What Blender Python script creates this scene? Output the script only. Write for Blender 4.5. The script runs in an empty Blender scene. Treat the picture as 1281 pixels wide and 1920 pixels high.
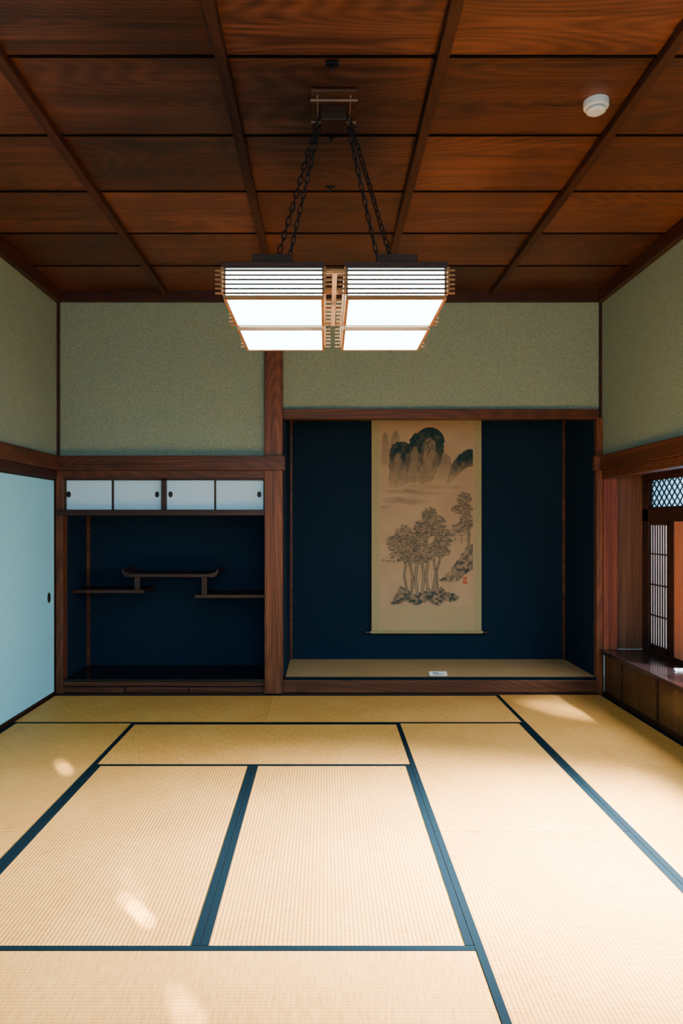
import bpy, bmesh, math, random
import numpy as np
from mathutils import Vector, Matrix
random.seed(7); rng=np.random.RandomState(5)
S=bpy.context.scene
COL=S.collection
F=1350.0; CZ=1.44; D=6.08

# ------------------------------------------------------------------ helpers
def link(o): COL.objects.link(o); return o
def new_mat(name):
    m=bpy.data.materials.new(name); m.use_nodes=True
    nt=m.node_tree; b=nt.nodes['Principled BSDF']; return m,nt,b
def N(nt,t,**kw):
    n=nt.nodes.new(t)
    for k,v in kw.items(): setattr(n,k,v)
    return n
def ramp(nt,stops):
    r=N(nt,'ShaderNodeValToRGB'); e=r.color_ramp.elements
    while len(e)<len(stops): e.new(0.5)
    for i,(p,c) in enumerate(stops): e[i].position=p; e[i].color=(*c,1)
    return r
def plain(name,col,rough=0.6,metal=0.0,var=0.12,scale=30,bump=0.0,spec=0.5):
    m,nt,b=new_mat(name)
    tc=N(nt,'ShaderNodeTexCoord'); no=N(nt,'ShaderNodeTexNoise'); no.inputs['Scale'].default_value=scale; no.inputs['Detail'].default_value=4
    nt.links.new(tc.outputs['Object'],no.inputs['Vector'])
    lo=tuple(c*(1-var) for c in col); hi=tuple(min(1,c*(1+var)) for c in col)
    r=ramp(nt,[(0.3,lo),(0.7,hi)]); nt.links.new(no.outputs['Fac'],r.inputs['Fac']); nt.links.new(r.outputs['Color'],b.inputs['Base Color'])
    b.inputs['Roughness'].default_value=rough; b.inputs['Metallic'].default_value=metal; b.inputs['Specular IOR Level'].default_value=spec
    if bump>0:
        bp=N(nt,'ShaderNodeBump'); bp.inputs['Strength'].default_value=bump; bp.inputs['Distance'].default_value=0.002
        nt.links.new(no.outputs['Fac'],bp.inputs['Height']); nt.links.new(bp.outputs['Normal'],b.inputs['Normal'])
    return m
def wood(name,dark,mid,light,axis='X',rough=0.45,cell=None,rings=12.0,spec=0.25,ringamp=0.045,cellamp=0.16):
    """procedural wood; grain runs along axis. cell=(cx,cy,x0,y0): random offset per board."""
    m,nt,b=new_mat(name); L=nt.links.new
    tc=N(nt,'ShaderNodeTexCoord'); src=tc.outputs['Object']
    oi=N(nt,'ShaderNodeObjectInfo')
    vm=N(nt,'ShaderNodeVectorMath',operation='ADD'); L(src,vm.inputs[0])
    mulr=N(nt,'ShaderNodeVectorMath',operation='SCALE'); 
    cmb=N(nt,'ShaderNodeCombineXYZ'); 
    for i in range(3): L(oi.outputs['Random'],cmb.inputs[i])
    L(cmb.outputs[0],mulr.inputs[0]); mulr.inputs['Scale'].default_value=7.3
    L(mulr.outputs[0],vm.inputs[1]); vec=vm.outputs[0]
    cellval=None
    if cell:
        a=N(nt,'ShaderNodeVectorMath',operation='SUBTRACT'); a.inputs[1].default_value=(cell[2],cell[3],0); L(src,a.inputs[0])
        d=N(nt,'ShaderNodeVectorMath',operation='DIVIDE'); d.inputs[1].default_value=(cell[0],cell[1],1000); L(a.outputs[0],d.inputs[0])
        f=N(nt,'ShaderNodeVectorMath',operation='FLOOR'); L(d.outputs[0],f.inputs[0])
        w=N(nt,'ShaderNodeTexWhiteNoise'); L(f.outputs[0],w.inputs['Vector'])
        s2=N(nt,'ShaderNodeVectorMath',operation='SCALE'); s2.inputs['Scale'].default_value=9; L(w.outputs['Color'],s2.inputs[0])
        a2=N(nt,'ShaderNodeVectorMath',operation='ADD'); L(vec,a2.inputs[0]); L(s2.outputs[0],a2.inputs[1]); vec=a2.outputs[0]; cellval=w.outputs['Value']
    def scaled(al,ac):
        mp=N(nt,'ShaderNodeMapping'); sc=[ac,ac,ac]; sc['XYZ'.index(axis)]=al
        mp.inputs['Scale'].default_value=sc; L(vec,mp.inputs['Vector']); return mp.outputs[0]
    n1=N(nt,'ShaderNodeTexNoise'); n1.inputs['Scale'].default_value=1; n1.inputs['Detail'].default_value=0.3; n1.inputs['Roughness'].default_value=0.3
    L(scaled(0.55,3.4),n1.inputs['Vector'])
    mm=N(nt,'ShaderNodeMath',operation='MULTIPLY'); L(n1.outputs['Fac'],mm.inputs[0]); mm.inputs[1].default_value=rings*math.pi*4
    sn=N(nt,'ShaderNodeMath',operation='SINE'); L(mm.outputs[0],sn.inputs[0])
    n2=N(nt,'ShaderNodeTexNoise'); n2.inputs['Scale'].default_value=1; n2.inputs['Detail'].default_value=4; L(scaled(1.6,130),n2.inputs['Vector'])
    n3=N(nt,'ShaderNodeTexNoise'); n3.inputs['Scale'].default_value=1; n3.inputs['Detail'].default_value=2; L(scaled(0.35,16),n3.inputs['Vector'])
    a=N(nt,'ShaderNodeMath',operation='MULTIPLY_ADD'); L(sn.outputs[0],a.inputs[0]); a.inputs[1].default_value=ringamp; a.inputs[2].default_value=0.5-0.22-0.2
    c=N(nt,'ShaderNodeMath',operation='MULTIPLY_ADD'); L(n2.outputs['Fac'],c.inputs[0]); c.inputs[1].default_value=0.44; L(a.outputs[0],c.inputs[2])
    d=N(nt,'ShaderNodeMath',operation='MULTIPLY_ADD'); L(n3.outputs['Fac'],d.inputs[0]); d.inputs[1].default_value=0.4; L(c.outputs[0],d.inputs[2])
    out=d.outputs[0]
    if cellval is not None:
        e=N(nt,'ShaderNodeMath',operation='MULTIPLY_ADD'); L(cellval,e.inputs[0]); e.inputs[1].default_value=cellamp; L(out,e.inputs[2])
        g=N(nt,'ShaderNodeMath',operation='SUBTRACT'); L(e.outputs[0],g.inputs[0]); g.inputs[1].default_value=cellamp/2; out=g.outputs[0]
        n4=N(nt,'ShaderNodeTexNoise'); n4.inputs['Scale'].default_value=1.6; n4.inputs['Detail'].default_value=3; L(src,n4.inputs['Vector'])
        h4=N(nt,'ShaderNodeMath',operation='MULTIPLY_ADD'); L(n4.outputs['Fac'],h4.inputs[0]); h4.inputs[1].default_value=.44; L(out,h4.inputs[2])
        h5=N(nt,'ShaderNodeMath',operation='SUBTRACT'); L(h4.outputs[0],h5.inputs[0]); h5.inputs[1].default_value=.22; out=h5.outputs[0]
    r=ramp(nt,[(0.28,dark),(0.5,mid),(0.76,light)]); L(out,r.inputs['Fac']); L(r.outputs['Color'],b.inputs['Base Color'])
    b.inputs['Roughness'].default_value=rough; b.inputs['Specular IOR Level'].default_value=spec
    bp=N(nt,'ShaderNodeBump'); bp.inputs['Strength'].default_value=0.15; bp.inputs['Distance'].default_value=0.002; L(c.outputs[0],bp.inputs['Height']); L(bp.outputs['Normal'],b.inputs['Normal'])
    return m
def tatami(name,axis,TA):
    m,nt,b=new_mat(name); L=nt.links.new
    tc=N(nt,'ShaderNodeTexCoord'); sp=N(nt,'ShaderNodeSeparateXYZ'); L(tc.outputs['Object'],sp.inputs[0])
    across='Y' if axis=='X' else 'X'
    m1=N(nt,'ShaderNodeMath',operation='MULTIPLY'); L(sp.outputs[across],m1.inputs[0]); m1.inputs[1].default_value=2*math.pi/0.0155
    s1=N(nt,'ShaderNodeMath',operation='SINE'); L(m1.outputs[0],s1.inputs[0])
    m2=N(nt,'ShaderNodeMath',operation='MULTIPLY'); L(sp.outputs[axis],m2.inputs[0]); m2.inputs[1].default_value=2*math.pi/0.006
    s2=N(nt,'ShaderNodeMath',operation='SINE'); L(m2.outputs[0],s2.inputs[0])
    no=N(nt,'ShaderNodeTexNoise'); no.inputs['Scale'].default_value=1; no.inputs['Detail'].default_value=5
    mp=N(nt,'ShaderNodeMapping'); sc=[14,14,1]; sc['XYZ'.index(axis)]=160; mp.inputs['Scale'].default_value=sc
    L(tc.outputs['Object'],mp.inputs[0]); L(mp.outputs[0],no.inputs['Vector'])
    n2=N(nt,'ShaderNodeTexNoise'); n2.inputs['Scale'].default_value=2.2; L(tc.outputs['Object'],n2.inputs['Vector'])
    oi=N(nt,'ShaderNodeObjectInfo')
    oa=N(nt,'ShaderNodeMath',operation='MULTIPLY_ADD'); L(oi.outputs['Random'],oa.inputs[0]); oa.inputs[1].default_value=0.10; L(no.outputs['Fac'],oa.inputs[2])
    a=N(nt,'ShaderNodeMath',operation='MULTIPLY_ADD'); L(s1.outputs[0],a.inputs[0]); a.inputs[1].default_value=0.085; L(oa.outputs[0],a.inputs[2])
    c=N(nt,'ShaderNodeMath',operation='MULTIPLY_ADD'); L(n2.outputs['Fac'],c.inputs[0]); c.inputs[1].default_value=0.4; L(a.outputs[0],c.inputs[2])
    r=ramp(nt,[(0.45,TA[0]),(0.75,TA[1]),(1.0,TA[2])]); L(c.outputs[0],r.inputs['Fac']); L(r.outputs['Color'],b.inputs['Base Color'])
    b.inputs['Roughness'].default_value=0.5; b.inputs['Specular IOR Level'].default_value=0.15
    h=N(nt,'ShaderNodeMath',operation='MULTIPLY_ADD'); L(s2.outputs[0],h.inputs[0]); h.inputs[1].default_value=0.25; L(s1.outputs[0],h.inputs[2])
    bp=N(nt,'ShaderNodeBump'); bp.inputs['Strength'].default_value=0.3; bp.inputs['Distance'].default_value=0.0015; L(h.outputs[0],bp.inputs['Height']); L(bp.outputs['Normal'],b.inputs['Normal'])
    return m
def paper(name,col,trans=0.6):
    m,nt,b=new_mat(name); L=nt.links.new
    b.inputs['Base Color'].default_value=(*col,1); b.inputs['Roughness'].default_value=0.8
    tr=N(nt,'ShaderNodeBsdfTranslucent'); tr.inputs['Color'].default_value=(*col,1)
    tc=N(nt,'ShaderNodeTexCoord'); no=N(nt,'ShaderNodeTexNoise'); no.inputs['Scale'].default_value=40; L(tc.outputs['Object'],no.inputs['Vector'])
    r=ramp(nt,[(0.3,tuple(c*0.9 for c in col)),(0.7,col)]); L(no.outputs['Fac'],r.inputs['Fac']); L(r.outputs['Color'],tr.inputs['Color']); L(r.outputs['Color'],b.inputs['Base Color'])
    mx=N(nt,'ShaderNodeMixShader'); mx.inputs[0].default_value=trans; L(b.outputs[0],mx.inputs[1]); L(tr.outputs[0],mx.inputs[2])
    L(mx.outputs[0],nt.nodes['Material Output'].inputs['Surface']); return m

def bm_box(bm,x0,x1,y0,y1,z0,z1):
    vs=[bm.verts.new(p) for p in ((x0,y0,z0),(x1,y0,z0),(x1,y1,z0),(x0,y1,z0),(x0,y0,z1),(x1,y0,z1),(x1,y1,z1),(x0,y1,z1))]
    for f in ((0,3,2,1),(4,5,6,7),(0,1,5,4),(1,2,6,5),(2,3,7,6),(3,0,4,7)): bm.faces.new([vs[i] for i in f])
def bm_cyl(bm,p0,p1,r,seg=16,r2=None):
    p0=Vector(p0); p1=Vector(p1); d=p1-p0; r2=r if r2 is None else r2
    M=Matrix.Translation((p0+p1)/2)@d.to_track_quat('Z','Y').to_matrix().to_4x4()
    bmesh.ops.create_cone(bm,cap_ends=True,segments=seg,radius1=r,radius2=r2,depth=d.length,matrix=M)
def finish(bm,name,mat,parent=None,bevel=0.0,smooth=False,origin=None):
    me=bpy.data.meshes.new(name)
    co=[v.co for v in bm.verts]
    mn=[min(c[i] for c in co) for i in range(3)]; mx=[max(c[i] for c in co) for i in range(3)]
    o0=Vector(origin) if origin else Vector(((mn[0]+mx[0])/2,(mn[1]+mx[1])/2,mn[2]))
    bmesh.ops.translate(bm,verts=bm.verts,vec=-o0)
    bm.to_mesh(me); bm.free()
    o=bpy.data.objects.new(name,me); o.location=o0; link(o)
    me.materials.append(mat)
    if smooth:
        for p in me.polygons: p.use_smooth=True
    if bevel>0:
        b=o.modifiers.new('Bevel','BEVEL'); b.width=bevel; b.segments=2; b.limit_method='ANGLE'
    if parent is not None: adopt(o,parent)
    return o
def world_loc(o):
    l=Vector(o.location)
    p=o.parent
    while p: l+=Vector(p.location); p=p.parent
    return l
def adopt(o,p):
    w=Vector(o.location); o.parent=p; o.location=w-world_loc(p)
def boxes(name,lst,mat,parent=None,bevel=0.0,origin=None):
    bm=bmesh.new()
    for b in lst: bm_box(bm,*b)
    return finish(bm,name,mat,parent,bevel,origin=origin)
def empty(name,loc):
    e=bpy.data.objects.new(name,None); e.location=loc; e.empty_display_size=0.1; return link(e)
def struct(o,label=None,cat=None):
    o['kind']='structure'
    if label: o['label']=label
    if cat: o['category']=cat
    return o
def thing(o,label,cat,group=None):
    o['label']=label; o['category']=cat
    if group: o['group']=group
    return o
TR=[0]
def trim(lst,mat,label,bevel=0.003,cat='wood trim'):
    TR[0]+=1
    return struct(boxes('trim_%d'%TR[0],lst,mat,bevel=bevel),label,cat)

# ------------------------------------------------------------------ materials
TAf=((0.50,0.214,0.042),(0.69,0.332,0.074),(0.80,0.44,0.125))
TAt=((0.42,0.245,0.10),(0.55,0.335,0.15),(0.65,0.43,0.21))
WD=(0.018,0.0065,0.0035); WM=(0.072,0.0240,0.0120); WL=(0.195,0.069,0.032)
woodX=wood('dark_wood_x',WD,WM,WL,'X'); woodY=wood('dark_wood_y',WD,WM,WL,'Y')
woodZ=wood('dark_wood_z',(0.023,0.008,0.004),(0.096,0.031,0.0142),(0.25,0.085,0.036),'Z')
woodRed=wood('red_brown_wood',(0.06,0.014,0.010),(0.17,0.046,0.027),(0.30,0.095,0.056),'Z')
ceilW=wood('ceiling_board_wood',(0.014,0.0055,0.0035),(0.056,0.0188,0.0108),(0.155,0.054,0.030),'X',cell=(0.92,0.612,-2.265,-0.055),rings=15,rough=0.4,ringamp=.065,cellamp=.24,spec=.4)
battY=wood('batten_wood',(0.012,0.005,0.0035),(0.032,0.0112,0.0075),(0.06,0.021,0.013),'Y')
koshi=wood('wainscot_wood',(0.026,0.013,0.007),(0.068,0.033,0.015),(0.13,0.065,0.03),'Z',rough=0.3,spec=.4)
lacq=plain('black_lacquer',(0.008,0.006,0.007),0.25,var=0.3)
shelfW=wood('shelf_wood',(0.010,0.0045,0.0035),(0.032,0.0125,0.009),(0.065,0.026,0.018),'X',rough=0.4)
sillW=wood('sill_wood',(0.014,0.008,0.009),(0.036,0.018,0.018),(0.075,0.034,0.03),'Y',rough=0.16,spec=1.0)
paleW=wood('pale_cypress',(0.17,0.066,0.022),(0.32,0.135,0.047),(0.46,0.215,0.085),'X',rough=0.5)
slatW=wood('lamp_slat_shaded_wood',(0.030,0.012,0.005),(0.06,0.024,0.010),(0.10,0.042,0.016),'X',rough=0.7,spec=.1)  # slat middles coloured dark, painting their silhouette against the glowing shade
lampDark=wood('lamp_cap_wood',(0.014,0.006,0.004),(0.04,0.015,0.009),(0.08,0.03,0.016),'X')
plaster=plain('green_grey_plaster',(0.205,0.262,0.205),0.95,var=0.36,scale=130,bump=0.5,spec=0.1)
navy=plain('navy_alcove_wall',(0.0042,0.0165,0.037),0.9,var=0.2,scale=200,bump=0.2,spec=0.1)
fusumaM=plain('fusuma_paper',(0.31,0.76,0.98),0.85,var=0.04,scale=60,spec=0.2)
doorM=plain('cupboard_paper',(0.54,0.78,0.97),0.85,var=0.03,scale=120,spec=0.2)
heri=plain('tatami_border_cloth',(0.002,0.0105,0.018),0.85,var=0.2,scale=300,spec=0.06)
iron=plain('black_iron',(0.012,0.013,0.016),0.5,metal=0.6)
black=plain('black_gap',(0.004,0.003,0.003),0.9,spec=0.05)
tatX=tatami('tatami_rush_x','X',TAf); tatY=tatami('tatami_rush_y','Y',TAf); tatT=tatami('tatami_rush_alcove','X',TAt)
white=plain('white_plastic',(0.75,0.76,0.74),0.35,var=0.02)
greyP=plain('grey_plastic_ring',(0.45,0.46,0.46),0.4,var=0.02)
cardM=plain('white_card',(0.75,0.78,0.78),0.7,var=0.02)
inkM=plain('card_print',(0.05,0.10,0.2),0.8)
paperB=paper('ranma_paper',(0.45,0.80,0.99),0.85)
paperP=paper('shoji_paper',(0.95,0.84,0.82),0.85)
def emis(name,col,st):
    m,nt,b=new_mat(name); L=nt.links.new
    tc=N(nt,'ShaderNodeTexCoord'); no=N(nt,'ShaderNodeTexNoise'); no.inputs['Scale'].default_value=15; L(tc.outputs['Object'],no.inputs['Vector'])
    r=ramp(nt,[(0.3,tuple(c*0.96 for c in col)),(0.7,col)]); L(no.outputs['Fac'],r.inputs['Fac'])
    b.inputs['Base Color'].default_value=(0.8,0.8,0.8,1); L(r.outputs['Color'],b.inputs['Emission Color']); b.inputs['Emission Strength'].default_value=st
    return m
glow=emis('lit_acrylic_shade',(0.62,0.92,1.0),18.0)

# ------------------------------------------------------------------ room shell
XL,XR=-2.26,2.33; YB=-1.2; CH=3.386
struct(boxes('floor',[(XL-0.1,XR+0.45,YB,7.0,-0.12,-0.05)],woodX),'wooden subfloor beneath the tatami mats','floor')
rows=[-1.2]+[6.065-0.612*k for k in range(11,-1,-1) if 6.065-0.612*k>-1.1]+[6.09]
bm=bmesh.new()
for a,b in zip(rows[:-1],rows[1:]):
    x0,x1=XL,XR; y0,y1=a+0.005,b-0.005
    vs=[bm.verts.new(p) for p in ((x0,y0,CH+0.010),(x1,y0,CH+0.010),(x1,y1,CH),(x0,y1,CH),(x0,y0,CH+0.03),(x1,y0,CH+0.03),(x1,y1,CH+0.03),(x0,y1,CH+0.03))]
    for f in ((0,3,2,1),(4,5,6,7),(0,1,5,4),(1,2,6,5),(2,3,7,6),(3,0,4,7)): bm.faces.new([vs[i] for i in f])
struct(finish(bm,'ceiling',ceilW,origin=(0,0,0)),'dark stained cedar board ceiling with lapped boards','ceiling')
struct(boxes('ceiling_backing',[(XL-0.1,XR+0.1,YB,7.1,CH+0.032,CH+0.08)],black),'black backing above ceiling boards','ceiling')
for xb in (-1.345,-0.43,0.485,1.405):
    trim([(xb-0.024,xb+0.024,YB,6.03,CH-0.042,CH+0.002)],battY,'slender dark wooden ceiling batten',0.003,'ceiling batten')
trim([(XL,XR,r-0.010,r+0.002,CH-0.006,CH+0.012) for r in rows[1:-2]],black,'thin dark lap edges of the ceiling boards',0.0,'ceiling batten')
trim([(XL,XR,6.03,6.075,3.296,CH)],battY,'dark cornice rail along the alcove wall',0.003,'cornice')
trim([(XL,XL+0.05,YB,6.03,3.285,CH)],battY,'dark cornice rail above the sliding doors',0.003,'cornice')
trim([(XR-0.05,XR,YB,6.03,3.285,CH)],battY,'dark cornice rail above the window',0.003,'cornice')

struct(boxes('wall_back',[(XL,-0.50,6.08,6.16,1.95,3.40),(-0.36,XR,6.08,6.16,2.36,3.40)],plaster),'grey-green sand plaster wall above the alcoves','wall')
struct(boxes('wall_left',[(XL-0.08,XL,YB,6.16,1.95,3.40)],plaster),'grey-green plaster wall above the sliding doors','wall')
struct(boxes('wall_right',[(XR,XR+0.08,YB,6.16,1.95,3.40),(XR,XR+0.08,YB,1.2,-0.05,1.95)],plaster),'grey-green plaster wall above the window','wall')
struct(boxes('wall_alcove_tokonoma',[(-0.40,2.36,6.85,6.92,-0.05,3.0),(2.275,2.36,6.10,6.85,-0.05,3.0),(-0.40,-0.335,6.17,6.85,-0.05,3.0)],navy),'deep navy walls of the display alcove','wall')
struct(boxes('ceiling_tokonoma',[(-0.40,2.36,6.17,6.92,3.0,3.05)],woodX),'dark wooden ceiling of the display alcove','ceiling')
struct(boxes('wall_alcove_shelf',[(-2.34,-0.42,6.66,6.72,-0.05,2.0),(-2.34,-2.20,6.12,6.66,-0.05,2.0),(-0.47,-0.41,6.17,6.66,-0.05,2.0)],navy),'deep navy walls of the shelf alcove','wall')
trim([(-0.509,-0.356,6.02,6.17,-0.04,3.30)],woodZ,'square reddish-brown wooden pillar between the two alcoves',0.006,'pillar')
trim([(XL,-2.198,6.03,6.14,-0.04,1.88)],woodZ,'dark wooden corner post beside the shelf alcove',0.004,'post')
trim([(XL,XL+0.022,6.055,6.08,1.99,3.30)],battY,'thin dark corner strip on the plaster',0.002,'post')
trim([(XR-0.022,XR,6.055,6.08,1.99,3.30)],battY,'thin dark corner strip on the plaster',0.002,'post')
trim([(2.278,XR,6.04,6.12,-0.04,2.32)],woodZ,'dark wooden post beside the display alcove',0.004,'post')
trim([(-2.20,-2.17,6.63,6.66,0.12,1.52)],woodX,'thin back corner post in the shelf alcove',0.002,'post')
trim([(-0.335,-0.31,6.82,6.85,0.12,3.0)],woodX,'thin back corner post in the display alcove',0.002,'post')
trim([(2.25,2.275,6.82,6.85,0.12,3.0)],woodX,'thin back corner post in the display alcove',0.002,'post')
trim([(XL,-0.335,5.985,6.08,1.877,1.997)],woodX,'heavy horizontal rail above the cupboard doors',0.005,'rail')
trim([(-2.20,-0.509,6.03,6.12,1.812,1.877)],woodX,'lintel above the cupboard doors',0.003,'rail')
trim([(-0.356,2.30,6.045,6.16,2.314,2.395)],woodX,'dropped wooden lintel over the display alcove',0.004,'rail')
trim([(2.24,XR,5.985,6.05,1.877,2.0)],woodX,'end of the heavy rail wrapping the corner post',0.005,'rail')
trim([(XL,XL+0.045,YB,5.985,1.877,1.997)],woodY,'heavy rail above the sliding doors',0.005,'rail')
trim([(XL-0.09,XL+0.015,YB,6.03,1.805,1.877)],battY,'grooved lintel holding the sliding doors',0.003,'rail')
trim([(XL-0.09,XL+0.01,YB,6.03,-0.045,0.004)],battY,'low threshold under the sliding doors',0.002,'threshold')
trim([(XR-0.045,XR,YB,5.985,1.877,2.0)],woodY,'heavy rail above the window bay',0.005,'rail')
trim([(XR-0.01,XR+0.09,1.2,6.04,1.81,1.877)],woodY,'lintel above the window bay',0.003,'rail')
trim([(-2.2,-0.509,6.05,6.12,0.012,0.10)],woodX,'low wooden base under the shelf alcove',0.003,'base board')
trim([(-1.68-.004,-1.68+.004,6.045,6.051,0.014,0.06),(-1.148-.004,-1.148+.004,6.045,6.051,0.014,0.06),(-2.2,-0.509,6.045,6.051,0.060,0.066)],black,'dark joints of the low base boards',0.0,'base board')
trim([(-2.2,-0.47,6.06,6.66,0.10,0.122)],lacq,'black lacquered floor board of the shelf alcove',0.002,'alcove floor')
trim([(-2.26,2.30,6.02,6.07,-0.04,0.010)],battY,'thin dark ground strip before the alcoves',0.001,'threshold')
trim([(-0.356,2.278,6.04,6.16,0.012,0.118)],woodX,'polished wooden front beam of the display alcove',0.006,'alcove beam')
m=boxes('tatami_mat',[(-0.334,2.274,6.05,6.848,0.119,0.142)],tatT); thing(m,'narrow tatami mat covering the raised display alcove floor','tatami mat')
boxes('border',[(-0.334,2.274,6.046,6.056,0.119,0.1435)],heri,parent=m,bevel=0.001)

# ------------------------------------------------------------------ tatami floor
yr=[6.02,5.165,4.26,3.355,2.45,1.545,0.64]
def mat_obj(x0,x1,y0,y1,along):
    g=0.0012
    o=boxes('tatami_mat',[(x0+g,x1-g,y0+g,y1-g,-0.049,0.0)],tatX if along=='X' else tatY)
    thing(o,'pale golden woven rush tatami mat with dark teal cloth borders','tatami mat','tatami mats covering the room floor')
    bw=0.030
    if along=='X': bs=[(x0+g,x1-g,y0+g,y0+bw,-0.002,0.0018),(x0+g,x1-g,y1-bw,y1-g,-0.002,0.0018)]
    else: bs=[(x0+g,x0+bw,y0+g,y1-g,-0.002,0.0018),(x1-bw,x1-g,y0+g,y1-g,-0.002,0.0018)]
    for b in bs: boxes('border',[b],heri,parent=o)
    return o
xa,xb_,xc,xd,xe,xf=XL+0.012,-1.36,-0.427,0.507,1.42,XR-0.002
mat_obj(xa,xc-0.008,yr[1],yr[0],'X'); mat_obj(xc-0.008,xe,yr[1],yr[0],'X')
mat_obj(xe,xf,yr[2],yr[0],'Y'); mat_obj(xe,xf,yr[4],yr[2],'Y'); mat_obj(xe,xf,yr[6],yr[4],'Y')
mat_obj(xb_,xd,yr[2],yr[1],'X')
mat_obj(xa,xb_,yr[3],yr[1],'Y'); mat_obj(xa,xb_,yr[5],yr[3],'Y')
mat_obj(xd,xe,yr[3],yr[1],'Y'); mat_obj(xd,xe,yr[5],yr[3],'Y')
mat_obj(xb_,xc,yr[4],yr[2],'Y'); mat_obj(xc,xd,yr[4],yr[2],'Y')
mat_obj(xb_,xd,yr[5],yr[4],'X')

# ------------------------------------------------------------------ sliding doors, left wall
k=0
y1=6.03
dl=['pale blue-white papered sliding door beside the shelf alcove','pale blue-white papered sliding door in the row']
while y1>0.6:
    k+=1; y0=y1-1.12; off=0.0 if k%2 else -0.03
    x=XL-0.006+off
    d=boxes('door_%d'%k,[(x-0.018,x,y0,y1,0.006,1.803)],fusumaM); struct(d,dl[min(k-1,1)],'sliding door')
    fw=0.018
    boxes('frame',[(x-0.02,x+0.004,y0,y0+fw,0.006,1.803),(x-0.02,x+0.004,y1-fw,y1,0.006,1.803),(x-0.02,x+0.004,y0+fw,y1-fw,0.006,0.03),(x-0.02,x+0.004,y0+fw,y1-fw,1.790,1.803)],battY,parent=d,bevel=0.001)
    hy=y1-0.13 if k%2 else y0+0.13
    bm=bmesh.new()
    bmesh.ops.create_cone(bm,cap_ends=True,segments=28,radius1=1,radius2=1,depth=1,matrix=Matrix.Translation((x+0.002,hy,0.825))@Matrix.Diagonal((0.006,0.028,0.042,1))@Matrix.Rotation(math.pi/2,4,'Y'))
    h=finish(bm,'handle',iron,parent=d,bevel=0.001); h['label']='dark oval recessed finger pull'
    y1=y0
struct(boxes('wall_left_behind',[(XL-0.14,XL-0.10,YB,6.16,-0.05,1.9)],navy),'dark closet backing behind the sliding doors','wall')

# ------------------------------------------------------------------ wall cupboard
cab=empty('wall_cabinet',(-1.355,6.3,1.50)); thing(cab,'built-in wooden cupboard with four white papered sliding doors under the rail','cabinet')
boxes('body',[(-2.197,-0.511,6.14,6.655,1.546,1.811),(-2.197,-2.19,6.07,6.14,1.546,1.811),(-0.517,-0.511,6.07,6.14,1.546,1.811),(-1.382,-1.342,6.07,6.14,1.546,1.811),(-2.19,-0.517,6.07,6.14,1.798,1.811)],shelfW,parent=cab,bevel=0.001)
boxes('shelf',[(-2.235,-0.511,6.0,6.655,1.50,1.545)],shelfW,parent=cab,bevel=0.003)['label']='dark board beneath the cupboard doors'
def PX(px,d): return (px-610)*d/F
def PZ(py,d): return CZ-(py-980)*d/F
dd=6.10
for (a,b,h,o) in ((119,212,129,0),(211,304,294,.012),(311,404,320,0),(403,496,486,.012)):
    x0,x1=PX(a,dd),PX(b,dd)
    dr=boxes('door',[(x0+.004,x1-.004,dd+o,dd+0.012+o,1.55,1.806)],doorM,parent=cab)
    boxes('frame',[(x0,x0+.010,dd-.004+o,dd+.014+o,1.546,1.81),(x1-.010,x1,dd-.004+o,dd+.014+o,1.546,1.81),(x0+.008,x1-.008,dd-.003+o,dd+.013+o,1.546,1.551),(x0+.008,x1-.008,dd-.003+o,dd+.013+o,1.80,1.81)],battY,parent=dr,bevel=0)
    bm=bmesh.new(); hx=PX(h,dd)
    bmesh.ops.create_cone(bm,cap_ends=True,segments=24,radius1=1,radius2=1,depth=1,matrix=Matrix.Translation((hx,dd-.001+o,PZ(927,dd)))@Matrix.Diagonal((0.018,0.006,0.026,1))@Matrix.Rotation(math.pi/2,4,'X'))
    finish(bm,'handle',iron,parent=dr,bevel=.001)['label']='black round finger pull'

# ------------------------------------------------------------------ staggered shelf
sh=empty('staggered_shelf',(-1.35,6.4,0.80)); thing(sh,'dark wooden staggered shelves with upturned ends in the alcove','shelf')
yF,yR=6.24,6.65
def shelf_board(x0,x1,z): return boxes('shelf_board',[(x0,x1,yF,yR,z-0.03,z)],shelfW,parent=sh,bevel=0.003)
shelf_board(-2.198,PX(270,yF),PZ(1106,yF)); 
shelf_board(PX(365,yF),-0.512,PZ(1115,yF)); 
zu=PZ(1076,yF); shelf_board(PX(238,yF),PX(400,yF),zu)
boxes('support_post',[(PX(252,yF+.02),PX(262,yF+.02),yF+.02,yF+.06,PZ(1106,yF),zu-.03)],shelfW,parent=sh,bevel=.002)
boxes('support_post',[(PX(378,yF+.02),PX(388,yF+.02),yF+.02,yF+.06,PZ(1115,yF),zu-.03)],shelfW,parent=sh,bevel=.002)
for sgn,xx in ((-1,PX(238,yF)),(1,PX(400,yF))):
    prof=[(0,-.03),(0.02,-.022),(0.038,0.0),(0.046,0.03),(0.040,0.045),(0.030,0.030),(0.016,0.012),(-0.03,0.004),(-0.03,-.0)]
    bm=bmesh.new(); A=[];B=[]
    for px_,pz_ in prof:
        A.append(bm.verts.new((xx+sgn*px_,yF-.004,zu+pz_))); B.append(bm.verts.new((xx+sgn*px_,yR,zu+pz_)))
    n=len(prof); bm.faces.new(A); bm.faces.new(B[::-1])
    for i in range(n): bm.faces.new([A[i],B[i],B[(i+1)%n],A[(i+1)%n]])
    bmesh.ops.recalc_face_normals(bm,faces=bm.faces)
    finish(bm,'curled_end',shelfW,parent=sh,bevel=.001)

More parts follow.
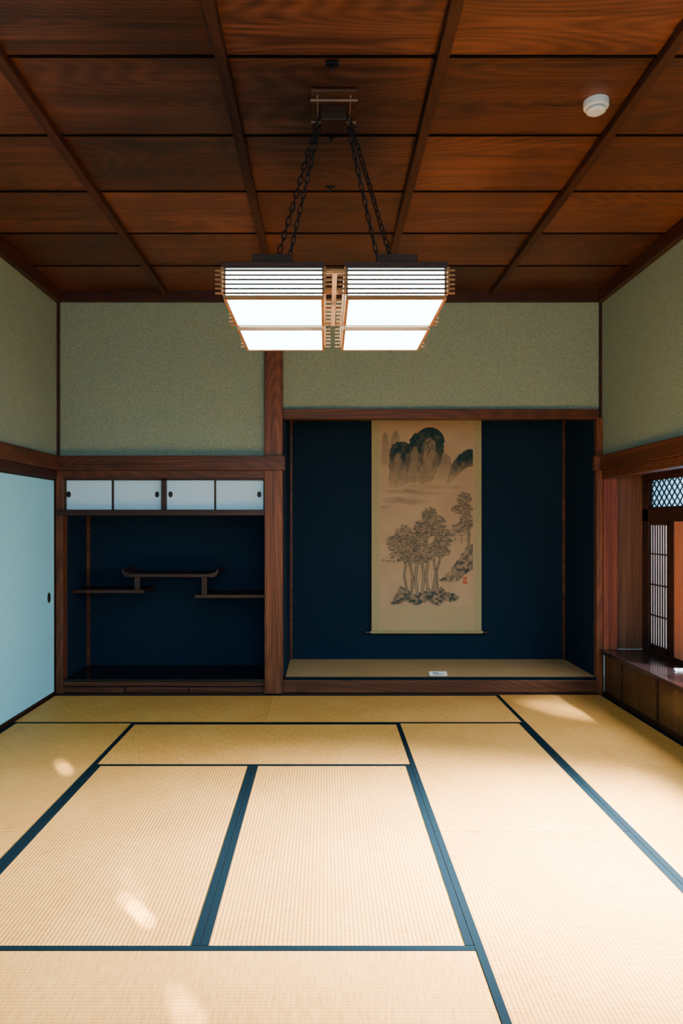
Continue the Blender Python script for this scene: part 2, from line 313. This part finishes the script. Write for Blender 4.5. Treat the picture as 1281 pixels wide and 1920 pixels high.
# ------------------------------------------------------------------ hanging scroll with ink landscape
def smooth_noise(shape,cell,rs):
    h,w=shape; cy,cx=cell
    g=rs.rand(int(h/cy)+3,int(w/cx)+3); yy=np.arange(h)/cy; xx=np.arange(w)/cx
    yi=yy.astype(int); xi=xx.astype(int); fy=(yy-yi)[:,None]; fx=(xx-xi)[None,:]
    fy=fy*fy*(3-2*fy); fx=fx*fx*(3-2*fx)
    return (g[np.ix_(yi,xi)]*(1-fy)*(1-fx)+g[np.ix_(yi+1,xi)]*fy*(1-fx)+g[np.ix_(yi,xi+1)]*(1-fy)*fx+g[np.ix_(yi+1,xi+1)]*fy*fx)
X0,X1,Y0,Y1=714,887,795,1136
st=0.7
gx=np.arange(X0,X1+0.01,st); gy=np.arange(Y0,Y1+0.01,st)
PXg,PYg=np.meshgrid(gx,gy); shp=PXg.shape
nA=smooth_noise(shp,(6,6),rng); nB=smooth_noise(shp,(12,10),rng); nC=smooth_noise(shp,(34,45),rng); nD=smooth_noise(shp,(2,2),rng); nE=smooth_noise(shp,(5,18),rng)
ink=0.03+0.07*nC
WX=PXg+(nA-.5)*3; WY=PYg+(smooth_noise(shp,(7,7),rng)-.5)*3
def inpoly(pts,X,Y):
    m=np.zeros(X.shape,bool); n=len(pts)
    for i in range(n):
        xa_,ya_=pts[i]; xb2,yb2=pts[(i+1)%n]
        if ya_==yb2: continue
        c=((ya_>Y)!=(yb2>Y))&(X<(xb2-xa_)*(Y-ya_)/(yb2-ya_)+xa_); m^=c
    return m
def blur(a,n=2):
    a=np.asarray(a,float)
    for _ in range(n):
        p=np.pad(a,1,mode='edge'); a=(p[:-2,1:-1]+p[2:,1:-1]+p[1:-1,:-2]+p[1:-1,2:]+2*a)/6.
    return a
def over(m,v):
    global ink
    m=np.asarray(m,float); ink=ink*(1-m)+np.clip(v,0,1)*m
def seg(x0,y0,x1,y1,w,soft=0.8):
    dx,dy=x1-x0,y1-y0; t=np.clip(((WX-x0)*dx+(WY-y0)*dy)/(dx*dx+dy*dy),0,1)
    d=np.hypot(PXg-(x0+t*dx),PYg-(y0+t*dy)); return np.clip((w-d)/soft+0.5,0,1)
for pts,v in (([(714,872),(716,825),(721,810),(727,815),(731,840),(731,872)],.34),([(731,850),(735,815),(742,806),(749,816),(751,850)],.36),([(816,900),(826,862),(835,850),(845,858),(850,885),(842,905)],.45)):
    m=blur(inpoly(pts,WX,WY),3); over(m,(v*(1-(PYg-800)/130.)+.14)*(0.8+0.4*nB) if pts[0][0]<760 else v*(1.3-(PYg-850)/55.)*(0.8+.4*nB))
def dome(pts,ytop,fall,hi=.97,lo=.2):
    m=blur(inpoly(pts,WX,WY),1); over(m,np.clip(hi-np.clip((PYg-ytop-fall*.45)/fall,0,1)**.9*(hi-lo)+(nB-.5)*.22,lo*.6,.98))
dome([(729,914),(730,875),(730,848),(736,834),(746,828),(758,827),(768,834),(771,860),(764,905),(745,916)],826,62)
dome([(755,908),(760,862),(765,836),(771,820),(780,811),(790,810),(797,822),(797,862),(788,905),(770,905)],808,78)
dome([(776,902),(778,862),(780,835),(782,818),(789,807),(800,802),(812,802),(824,808),(831,820),(833,842),(828,862),(820,882),(811,900),(792,908)],801,84)
over(blur(inpoly([(793,836),(798,824),(808,821),(816,828),(818,846),(814,866),(806,882),(798,878),(792,858)],WX,WY),8)*.75,.44+.25*(nA-.5))
over(blur(inpoly([(770,852),(775,838),(782,838),(785,852),(781,880),(771,882)],WX,WY),7)*.7,.48)
over(blur(inpoly([(739,860),(744,850),(751,850),(753,868),(746,888),(739,886)],WX,WY),7)*.7,.48)
for (x0,y0,x1,y1,w,v) in ((796,830,790,872,1.3,.9),(806,826,803,856,1.1,.75),(770,838,764,884,1.3,.85),(822,826,824,856,1.6,.95)):
    over(blur(seg(x0,y0,x1,y1,w,2),2)*.85,v)
rs=np.random.RandomState(3)
for i in range(40):
    t=i/39.; a=math.pi*(1.05-t*1.05); cx=806+26*math.cos(a); cy=828-25*math.sin(a)
    over(((PXg-cx)**2+(PYg-cy)**2<3.6),.98)
for i in range(34):
    cx=792+rs.rand()*28; cy=812+rs.rand()*40
    over(((PXg-cx)**2+(PYg-cy)**2<1.5),.9)
m=blur(inpoly([(837,908),(843,882),(852,864),(866,848),(880,842),(888,843),(888,874),(872,878),(857,892),(845,908)],WX,WY),2)
over(m,np.clip(1.12-(PYg-850)/66.+(nB-.5)*.3,.14,.97))
for cx,cy,rx,ry,v in ((790,912,50,5,.3),(760,921,42,5,.5),(840,914,35,4,.3),(745,938,30,7,.5),(775,941,28,5,.5),(722,950,14,4,.45),(800,925,40,3,.35),(735,1052,20,2,.35)):
    e=((WX-cx)/rx)**2+((WY-cy)/ry)**2
    over(blur(np.clip(1.2-e,0,1),3)*(0.4+.6*nE),v)
m=blur(inpoly([(822,1088),(836,1078),(850,1062),(862,1044),(873,1028),(888,1020),(888,1066),(872,1076),(862,1088),(845,1091)],WX,WY),2)
over(m,np.clip(.36+nA*.6-(nB-.5)*.4,0,.9))
m=blur(inpoly([(733,1133),(742,1112),(752,1100),(764,1104),(776,1116),(797,1108),(815,1101),(828,1100),(838,1110),(852,1112),(862,1122),(848,1130),(836,1126),(822,1136),(800,1128),(780,1136),(760,1128),(745,1134)],WX,WY),2)
over(m,np.clip(.30+nA*.75,0,.95))
for pts_,w in (([(764,1112),(758,1080),(761,1060),(754,1035)],1.7),([(772,1112),(774,1080),(768,1055),(770,1035)],1.9),([(783,1115),(779,1085),(782,1060),(779,1030)],2.1),([(792,1112),(795,1080),(791,1050),(794,1015)],2.1),([(803,1110),(799,1080),(803,1050),(799,1005)],1.9),([(812,1108),(817,1075),(813,1045),(819,1000)],1.7),([(820,1100),(819,1070),(825,1050),(824,1025)],1.4),([(878,1030),(880,1000),(873,980),(874,955)],1.9)):
    for (a_,b_) in zip(pts_[:-1],pts_[1:]): over(seg(a_[0],a_[1],b_[0],b_[1],w+.8),.78)
    for (a_,b_) in zip(pts_[:-1],pts_[1:]): over(seg(a_[0],a_[1],b_[0],b_[1],w-.7),.30)
def crown(cx,cy,rx,ry,n,seed):
    r=np.random.RandomState(seed)
    e=((PXg+(nA-.5)*11-cx)/rx)**2+((PYg+(nB-.5)*11-cy)/ry)**2
    over(np.clip(1.35-e,0,1)*.7,.50)
    for i in range(int(n*2)):
        a=r.rand()*6.28; q=math.sqrt(r.rand())*1.2; x=cx+math.cos(a)*rx*q; y=cy+math.sin(a)*ry*q
        w=1.5+r.rand()*1.8; h=0.7+r.rand()*0.9
        m=(((PXg-x)/w)**2+((PYg-y)/h)**2<1)
        over(m*(.55+.45*nD),.38+.55*r.rand())
for i,(cx,cy,rx,ry,n) in enumerate(((740,1018,12,13,75),(757,1000,12,13,70),(765,1025,17,16,120),(782,1010,16,18,110),(795,992,15,16,110),(806,965,12,12,75),(815,985,18,17,130),(832,1008,14,18,90),(822,1028,15,13,80),(800,1035,20,14,90),(750,1042,15,9,50),(775,1046,14,9,50),(788,1050,12,7,40),(832,1035,10,8,35),(870,935,11,10,55),(868,955,17,10,75),(875,978,13,14,80),(860,990,10,8,35))):
    crown(cx,cy,rx,ry,n,20+i)
for s_ in ((848,1002,862,993,1.2),(862,993,880,1003,1.2),(848,1003,880,1003,.9),(853,1003,853,1018,.8),(866,1003,866,1018,.8),(877,1003,877,1018,.8),(851,1012,880,1012,.6),(716,1050,740,1054,.8),(725,1044,732,1040,.7)): over(seg(*s_),.7)
ink=np.clip(ink*(.92+.16*nD),0,1)
pap=np.array((0.47,0.325,0.195)); inkc=np.array((0.006,0.034,0.042)); warm=np.array((0.38,0.235,0.135))
basec=pap[None,None,:]*(1-.35*nC[...,None])+warm[None,None,:]*(.35*nC[...,None])
colr=basec*(1-ink[...,None])+inkc*ink[...,None]
def stamp(x0,x1,y0,y1):
    m=(PXg>x0)&(PXg<x1)&(PYg>y0)&(PYg<y1)&(nD>.35); colr[m]=(0.42,0.09,0.05)
stamp(868,877,1082,1087); stamp(868,877,1089,1095)
YS=6.815
sc=empty('hanging_scroll',(PX(800,YS),YS,PZ(1188,YS))); thing(sc,'hanging scroll with ink landscape of mountains and pines on alcove wall','hanging scroll')
ny,nx=shp
V=np.zeros((ny*nx,3)); V[:,0]=((PXg-610)*YS/F).ravel(); V[:,1]=YS-0.003; V[:,2]=(CZ-(PYg-980)*YS/F).ravel()
idx=np.arange(ny*nx).reshape(ny,nx)
Fq=np.stack([idx[1:,:-1],idx[1:,1:],idx[:-1,1:],idx[:-1,:-1]],-1).reshape(-1,4)
me=bpy.data.meshes.new('painting'); oV=Vector((PX(800,YS),YS,PZ(1136,YS)))
me.from_pydata((V-np.array(oV)).tolist(),[],Fq.tolist())
ca=me.color_attributes.new('ink','FLOAT_COLOR','POINT')
rgba=np.ones((ny*nx,4)); rgba[:,:3]=colr.reshape(-1,3); ca.data.foreach_set('color',rgba.ravel())
pm,nt,b=new_mat('ink_painting'); at=N(nt,'ShaderNodeAttribute'); at.attribute_name='ink'; nt.links.new(at.outputs['Color'],b.inputs['Base Color']); b.inputs['Roughness'].default_value=.9; b.inputs['Specular IOR Level'].default_value=.1
me.materials.append(pm); po=bpy.data.objects.new('painting',me); po.location=oV; link(po); adopt(po,sc); po['label']='ink painting of rounded mountains, mist and a pine grove'
mountM=plain('scroll_mount_silk',(0.35,0.295,0.16),.85,var=.12,scale=60,spec=.1)
mount2=plain('scroll_inner_silk',(0.40,0.305,0.17),.85,var=.08,scale=60,spec=.1)
boxes('mount',[(PX(697,YS),PX(903,YS),YS-.0005,YS+.004,PZ(1184,YS),2.72)],mountM,parent=sc)
boxes('mount_band',[(PX(711,YS),PX(890,YS),YS-.0015,YS-.0006,PZ(1184,YS),PZ(795,YS)+.25)],mount2,parent=sc)
bm=bmesh.new(); zr=PZ(1185,YS)
bm_cyl(bm,(PX(694,YS),YS-.012,zr),(PX(906,YS),YS-.012,zr),.013,20)
finish(bm,'roller',mountM,parent=sc,smooth=False)
bm=bmesh.new(); bm_cyl(bm,(PX(690,YS),YS-.008,zr-.013),(PX(910,YS),YS-.008,zr-.013),.008,12)
finish(bm,'roller_core',lacq,parent=sc)
for a,bb in ((686,695),(905,914)):
    bm=bmesh.new(); bm_cyl(bm,(PX(a,YS),YS-.012,zr),(PX(bb,YS),YS-.012,zr),.016,20); finish(bm,'roller_knob',lacq,parent=sc,bevel=.002)
bm=bmesh.new(); bm_cyl(bm,(PX(695,YS),YS-.004,2.725),(PX(905,YS),YS-.004,2.725),.010,16)
finish(bm,'top_rod',lacq,parent=sc)
bm=bmesh.new(); cx=PX(800,YS)
bm_cyl(bm,(cx-.3,YS,2.73),(cx,YS+.02,2.90),.003,8); bm_cyl(bm,(cx+.3,YS,2.73),(cx,YS+.02,2.90),.003,8); bm_cyl(bm,(cx,YS+.035,2.905),(cx,YS,2.905),.005,8)
finish(bm,'hanging_cord',heri,parent=sc)

def card(x,y,z,w,dp,label,h=.028):
    c=empty('card_sign',(x,y,z)); thing(c,label,'sign')
    bm=bmesh.new()
    def quad(pts):
        vs=[bm.verts.new(p) for p in pts]; bm.faces.new(vs)
    quad([(x-w/2,y-dp/2,z),(x+w/2,y-dp/2,z),(x+w/2,y,z+h),(x-w/2,y,z+h)])
    quad([(x-w/2,y,z+h),(x+w/2,y,z+h),(x+w/2,y+dp/2,z),(x-w/2,y+dp/2,z)])
    quad([(x-w/2,y-dp/2,z),(x-w/2,y+dp/2,z),(x+w/2,y+dp/2,z),(x+w/2,y-dp/2,z)])
    finish(bm,'card',cardM,parent=c)
    bm=bmesh.new()
    for (a,b_,u0,u1) in ((-.30,.02,.62,.80),(-.30,.30,.40,.48),(-.30,.22,.22,.29)):
        def P(xx,u): return (x+xx*w, y-dp/2+u*dp/2-.0008, z+u*h+.0008)
        vs=[bm.verts.new(p) for p in (P(a,u0),P(b_,u0),P(b_,u1),P(a,u1))]; bm.faces.new(vs)
    finish(bm,'print',inkM,parent=c)
card(PX(821,6.14),6.14,.1435,.15,.09,'small white folded notice card on alcove tatami')

# ------------------------------------------------------------------ right bay window
YE=6.04
trim([(XR-0.03,2.70,1.2,YE,.345,.378)],sillW,'dark polished wooden sill of the window bay',.004,'window sill')
y=YE; bx=[]; st_=[]; first=True
while y>1.25:
    y2=max(1.2,y-(.37 if first else .60)); first=False
    bx.append((XR+.012,XR+.04,y2+.003,y-.003,.03,.345)); st_.append((XR+.002,XR+.014,y2-.011,y2+.011,.03,.345)); y=y2
struct(boxes('wall_right_wainscot',bx,koshi,bevel=.002),'low dark board wainscot under the window sill','wall')
trim(st_,battY,'narrow dark upright strips on the wainscot',.001,'wainscot strip')
struct(boxes('wall_right_outer',[(XR+.041,XR+.08,1.2,YE,-.05,.345),(2.72,2.78,1.2,6.1,-.05,.36),(2.72,2.80,1.2,6.12,1.86,2.3)],black),'dark outer wall of the window bay','wall')
trim([(XR-.002,XR+.04,1.2,YE,-.045,.03)],battY,'dark skirting under the wainscot',.002,'baseboard')
trim([(XR,XR+.115,YE-.02,YE+.07,.378,1.81)],woodRed,'reddish-brown end post of the window bay',.003,'post')
trim([(XR+.115,2.70,YE+.012,YE+.05,.378,1.86)],wood('end_panel_wood',(0.045,.020,.013),(.11,.050,.031),(.20,.095,.06),'Z'),'brown end panel of the window bay',.002,'panel')
trim([(XR+.08,2.72,1.2,YE,1.84,1.86)],woodY,'wooden soffit of the window bay',.002,'soffit')
XW=2.66
trim([(XW,XW+.05,1.2,YE,.378,.41),(XW,XW+.05,1.2,YE,1.45,1.55),(XW,XW+.05,1.2,YE,1.80,1.84),(XW,XW+.05,5.93,YE,.41,1.80)],battY,'dark window frame rails',.002,'window frame')
def ranma(n,y0,y1):
    z0,z1=1.55,1.80
    root=boxes('window_%d'%n,[(XW+.005,XW+.03,y0,y0+.025,z0,z1),(XW+.005,XW+.03,y1-.025,y1,z0,z1),(XW+.005,XW+.03,y0,y1,z0,z0+.018),(XW+.005,XW+.03,y0,y1,z1-.018,z1)],battY)
    struct(root,'transom window with diamond lattice over blue-white paper','window')
    bm=bmesh.new(); dy,dz=.085,.075; t=.0045; sl=dz/dy
    a0,a1,b0,b1=y0+.02,y1-.02,z0+.015,z1-.015
    for sg in (1,-1):
        n_=int((a1-a0)/dy+ (b1-b0)/dz)+4
        for i in range(-n_,n_*2):
            ys=a0+i*dy
            if sg==1: ya_,yb2=ys,ys+(b1-b0)/sl; za,zb=b0,b1
            else: ya_,yb2=ys-(b1-b0)/sl,ys; za,zb=b1,b0
            if yb2<=a0 or ya_>=a1: continue
            def zz(q): return za+(zb-za)*(q-ya_)/(yb2-ya_)
            p,q=max(ya_,a0),min(yb2,a1)
            P0=Vector((XW+.012,p,zz(p))); P1=Vector((XW+.012,q,zz(q)))
            if (P1-P0).length<.01: continue
            nrm=Vector((0,-(P1-P0).z,(P1-P0).y)).normalized()*t; ex=Vector((.008,0,0))
            vs=[bm.verts.new(v) for v in (P0-nrm,P1-nrm,P1+nrm,P0+nrm,P0-nrm+ex,P1-nrm+ex,P1+nrm+ex,P0+nrm+ex)]
            for f in ((0,3,2,1),(4,5,6,7),(0,1,5,4),(1,2,6,5),(2,3,7,6),(3,0,4,7)): bm.faces.new([vs[j] for j in f])
    finish(bm,'lattice',battY,parent=root)
    boxes('paper',[(XW+.022,XW+.024,y0+.02,y1-.02,z0+.01,z1-.01)],paperB,parent=root)
ranma(1,4.6,5.92); ranma(2,3.2,4.55)
y0,y1,z0,z1=5.58,5.99,.41,1.45
root=boxes('window_3',[(XW+.008,XW+.036,y0,y0+.03,z0,z1),(XW+.008,XW+.036,y1-.03,y1,z0,z1),(XW+.008,XW+.036,y0,y1,z0,z0+.04),(XW+.008,XW+.036,y0,y1,z1-.03,z1)],battY)
struct(root,'narrow screen window with closely spaced vertical slats','window')
sl=[(XW+.014,XW+.022,yy,yy+.015,z0+.03,z1-.02) for yy in np.arange(y0+.045,y1-.03,.042)]
boxes('lattice',sl+[(XW+.012,XW+.024,y0+.02,y1-.02,z,z+.012) for z in (.68,.93,1.18)],battY,parent=root)
boxes('paper',[(XW+.027,XW+.029,y0+.02,y1-.02,z0+.02,z1-.02)],paperP,parent=root)
redsun=wood('red_board_painted_sun',(0.52,.13,.07),(.74,.23,.12),(.86,.33,.18),'Z')  # sunlight on the board is put into this bright base colour
trim([(XW+.0,XW+.05,5.50,5.57,.41,1.45)],battY,'dark mullion post of the window',.003,'post')
trim([(XW+.005,XW+.045,5.10,5.50,.41,1.45)],redsun,'reddish timber shutter board in the window bay, sunlight painted into its colour',.003,'post')
trim([(XW+.0,XW+.05,3.3,3.38,.41,1.45),(XW,XW+.05,1.2,1.28,.41,1.84)],battY,'dark mullion post of the window',.003,'post')
card(2.55,5.17,.379,.09,.05,'small white notice card on the window sill',.016)
struct(boxes('ground_outside',[(2.85,14,-6,14,-.5,-.45)],plain('garden_gravel',(.35,.36,.33),.9,var=.2,scale=20)),'pale gravel ground outside the window','ground')

# ------------------------------------------------------------------ pendant lamp
LX,LY=0.04,3.39
lamp=empty('pendant_lamp',(LX,LY,CH)); thing(lamp,'pendant lamp of four glowing slatted wooden box shades on iron chains','lamp')
boxes('ceiling_plate',[(LX-.105,LX+.105,3.225,3.49,CH-.014,CH-.0005)],woodX,parent=lamp,bevel=.002)
boxes('ceiling_mount',[(LX-.060,LX+.060,3.33,3.45,3.305,CH-.014)],lampDark,parent=lamp,bevel=.003)
zf=CH-.026
mf=boxes('mount_frame',[(LX-.108,LX+.108,3.278,3.284,zf,zf+.008),(LX-.108,LX+.108,3.457,3.463,zf,zf+.008),(LX-.078,LX-.072,3.255,3.485,zf+.004,zf+.012),(LX+.072,LX+.078,3.255,3.485,zf+.004,zf+.012)],plain('pale_strip_wood',(.32,.175,.11),.7,spec=.1),parent=lamp)
mf['label']='pale wooden crossed frame around the ceiling mount'
def chain(p0,p1):
    p0=Vector(p0); p1=Vector(p1); L_=(p1-p0).length; pitch=.036; n=int(L_/pitch); pitch=L_/n
    q=(p1-p0).to_track_quat('Z','Y').to_matrix().to_4x4()
    bm=bmesh.new(); r=.0031; a=.0092; hl=pitch/2+.004-a
    for i in range(n):
        c=p0+(p1-p0)*((i+.5)/n)
        M=Matrix.Translation(c)@q@Matrix.Rotation(math.pi/2*(i%2)+.4,4,'Z')
        ring=[]; path=[]
        for j in range(7): t=math.pi*j/6; path.append((a*math.cos(t),hl+a*math.sin(t)))
        for j in range(7): t=math.pi+math.pi*j/6; path.append((a*math.cos(t),-hl+a*math.sin(t)))
        m_=len(path)
        for j in range(m_):
            x,z=path[j]; xp,zp=path[j-1]; xn,zn=path[(j+1)%m_]
            tx,tz=xn-xp,zn-zp; l=math.hypot(tx,tz); nx_,nz_=-tz/l,tx/l
            ring.append([bm.verts.new(M@Vector((x+nx_*r*math.cos(s),r*math.sin(s),z+nz_*r*math.cos(s)))) for s in [k*math.pi/3 for k in range(6)]])
        for j in range(m_):
            A=ring[j];B=ring[(j+1)%m_]
            for s in range(6): bm.faces.new([A[s],A[(s+1)%6],B[(s+1)%6],B[s]])
    bmesh.ops.recalc_face_normals(bm,faces=bm.faces)
    return finish(bm,'chain',iron,parent=lamp,smooth=True)
for sx in (-1,1):
    for sy in (-1,1):
        chain((LX+sx*.070,LY+sy*.045,3.325),(LX+sx*.262,LY+sy*.20,2.572))
BS=.412; gapx=.090; gapy=.062; zb=2.355; zt=2.480
for sx in (-1,1):
    for sy in (-1,1):
        cx=LX+sx*(BS+gapx)/2; cy=LY+sy*(BS+gapy)/2
        x0,x1,y0,y1=cx-BS/2,cx+BS/2,cy-BS/2,cy+BS/2
        t=.012
        bl=[(x0,x1,y0,y0+t,zb,zb+.016),(x0,x1,y1-t,y1,zb,zb+.016),(x0,x0+t,y0+t,y1-t,zb,zb+.016),(x1-t,x1,y0+t,y1-t,zb,zb+.016)]
        for px_ in (x0,x1-.008):
            for py_ in (y0,y1-.008): bl.append((px_,px_+.008,py_,py_+.008,zb+.016,zt))
        e=.033; slf=[]; slr=[]
        for kk in range(6):
            z=zb+.020+kk*.0185
            for ya_,yb2,sl in ((y0-.008,y0-.0003,slf),(y1+.0003,y1+.008,slr)):
                sl.append((x0+.002,x1-.002,ya_,yb2,z,z+.0055))
                bl+=[(x0-e,x0+.002,ya_,yb2,z-.0005,z+.006),(x1-.002,x1+e,ya_,yb2,z-.0005,z+.006)]  # same slats' ends in pale wood, lamplight painted into the colour
            z+=.0075
            bl+=[(x0-.008,x0-.0003,y0-e*.8,y1+e*.8,z-.002,z+.004),(x1+.0003,x1+.008,y0-e*.8,y1+e*.8,z-.002,z+.004)]
        fr=boxes('lantern_frame',bl,paleW,parent=lamp)
        boxes('slat_screen',slf,slatW,parent=fr); boxes('slat_screen',slr,slatW,parent=fr)
        shd=boxes('lamp_shade',[(x0+.009,x1-.009,y0+.009,y1-.009,zb+.004,zt-.002)],glow,parent=fr); shd['label']='glowing white acrylic shade'
        cp=boxes('top_cap',[(x0-.006,x1+.006,y0-.008,y1+.008,zt,zt+.026),(LX+sx*.262-.085,LX+sx*.262+.085,y0+.08,y1-.04,zt+.026,zt+.09)],lampDark,parent=fr,bevel=.002); cp['label']='dark wooden cap board'
cfz=[(LX-.010,LX+.010,LY-.40,LY+.40,zt-.006,zt+.008),(LX-.3,LX+.3,LY-.012,LY+.012,zt-.001,zt+.012)]
for yy in (LY-.39,LY-.13,LY+.13,LY+.39): cfz.append((LX-.045,LX+.045,yy-.009,yy+.009,zt-.004,zt+.014))
boxes('cross_frame',cfz,paleW,parent=lamp,bevel=0)

for yy in (3.05,3.62,4.17):
    h=empty('ceiling_hook',(0.03,yy,CH)); thing(h,'small black iron hook plate screwed to the ceiling','hook','iron hooks on the ceiling')
    bm=bmesh.new(); bm_box(bm,.03-.028,.03+.028,yy-.012,yy+.012,CH-.006,CH+.006); finish(bm,'plate',iron,parent=h,bevel=.001)
    bm=bmesh.new(); bm_cyl(bm,(.03,yy,CH-.004),(.03,yy,CH-.03),.005,10); bm_cyl(bm,(.03,yy,CH-.03),(.03,yy-.02,CH-.038),.004,10); finish(bm,'peg',iron,parent=h)
sx_,sy_=1.255,3.335
sd=empty('smoke_detector',(sx_,sy_,CH)); thing(sd,'round white plastic smoke detector mounted on the ceiling','smoke detector')
def lathe(name,prof,c,mat,parent):
    bm=bmesh.new(); n=40; R=[]
    for r,z in prof:
        R.append([bm.verts.new((c[0]+r*math.cos(2*math.pi*k/n),c[1]+r*math.sin(2*math.pi*k/n),c[2]+z)) for k in range(n)])
    for A,B in zip(R[:-1],R[1:]):
        for k in range(n): bm.faces.new([A[k],A[(k+1)%n],B[(k+1)%n],B[k]])
    bm.faces.new(R[-1]); bm.faces.new(R[0][::-1]); bmesh.ops.recalc_face_normals(bm,faces=bm.faces)
    o=finish(bm,name,mat,parent=parent,smooth=True); md=o.modifiers.new('e','EDGE_SPLIT'); md.split_angle=.5; return o
lathe('housing',[(.057,.008),(.057,-.020),(.055,-.025),(.048,-.028)],(sx_,sy_,CH),white,sd)
lathe('vent_ring',[(.040,-.020),(.040,-.038)],(sx_,sy_,CH),greyP,sd)
lathe('sensor_dome',[(.043,-.036),(.043,-.042),(.036,-.047),(.024,-.049),(.022,-.046),(.016,-.046),(.014,-.050)],(sx_,sy_,CH),white,sd)

# ------------------------------------------------------------------ lights
def area(name,loc,target,sx,sy,power,col,spread=180):
    l=bpy.data.lights.new(name,'AREA'); l.shape='RECTANGLE'; l.size=sx; l.size_y=sy; l.energy=power; l.color=col; l.spread=math.radians(spread)
    o=bpy.data.objects.new(name,l); o.location=loc; o.rotation_euler=(Vector(target)-Vector(loc)).to_track_quat('-Z','Y').to_euler(); link(o); return o
area('window_daylight',(3.5,3.4,1.75),(0.9,3.2,0.1),4.2,1.5,270,(0.90,0.97,1.0))
area('window_sun_haze',(3.05,3.2,1.30),(0.85,3.05,0.0),1.5,0.7,340,(1.0,0.97,0.90),44)
area('rear_daylight',(0.4,-1.3,2.0),(0.0,3.0,0.3),4.0,1.6,85,(0.70,0.92,1.0))
def spot(name,loc,target,power,ang,blend,col,soft=.01):
    l=bpy.data.lights.new(name,'SPOT'); l.energy=power; l.spot_size=math.radians(ang); l.spot_blend=blend; l.color=col; l.shadow_soft_size=soft
    o=bpy.data.objects.new(name,l); o.location=loc; o.rotation_euler=(Vector(target)-Vector(loc)).to_track_quat('-Z','Y').to_euler(); link(o)
def FP(px,py):
    d=F*CZ/(py-980); return ((px-610)*d/F,d,0)
for (px,py,pw,an) in ((272,1722,16000,.8),(256,1705,18000,1.0),(238,1690,9000,.7),(238,1640,2500,1.1),(252,1670,2500,1.4),(335,1870,3500,1.4),(352,1905,4500,1.6),(122,1442,12000,.45),(116,1434,6000,.4)):
    spot('sun_glint_light',(1.3,-1.0,2.2),FP(px,py),pw,an,.8,(1,.93,.85))
spot('sun_patch_light',(3.7,2.5,1.95),FP(1055,1332),3200,6,1,(1,.95,.9),.05)
spot('sill_sun_light',(3.4,4.2,1.5),(2.44,5.25,.38),700,16,1,(.85,.94,1),.04)
w=bpy.data.worlds.new('World'); S.world=w; w.use_nodes=True
bg=w.node_tree.nodes['Background']; bg.inputs['Color'].default_value=(0.45,0.78,1.0,1); bg.inputs['Strength'].default_value=0.9

# ------------------------------------------------------------------ camera
c=bpy.data.cameras.new('Camera'); co=bpy.data.objects.new('Camera',c); link(co)
co.location=(0,0,CZ); co.rotation_euler=(math.pi/2,0,0)
c.sensor_fit='VERTICAL'; c.sensor_height=36; c.lens=F/1920*36; c.shift_x=30.5/1920; c.shift_y=20/1920
S.camera=co
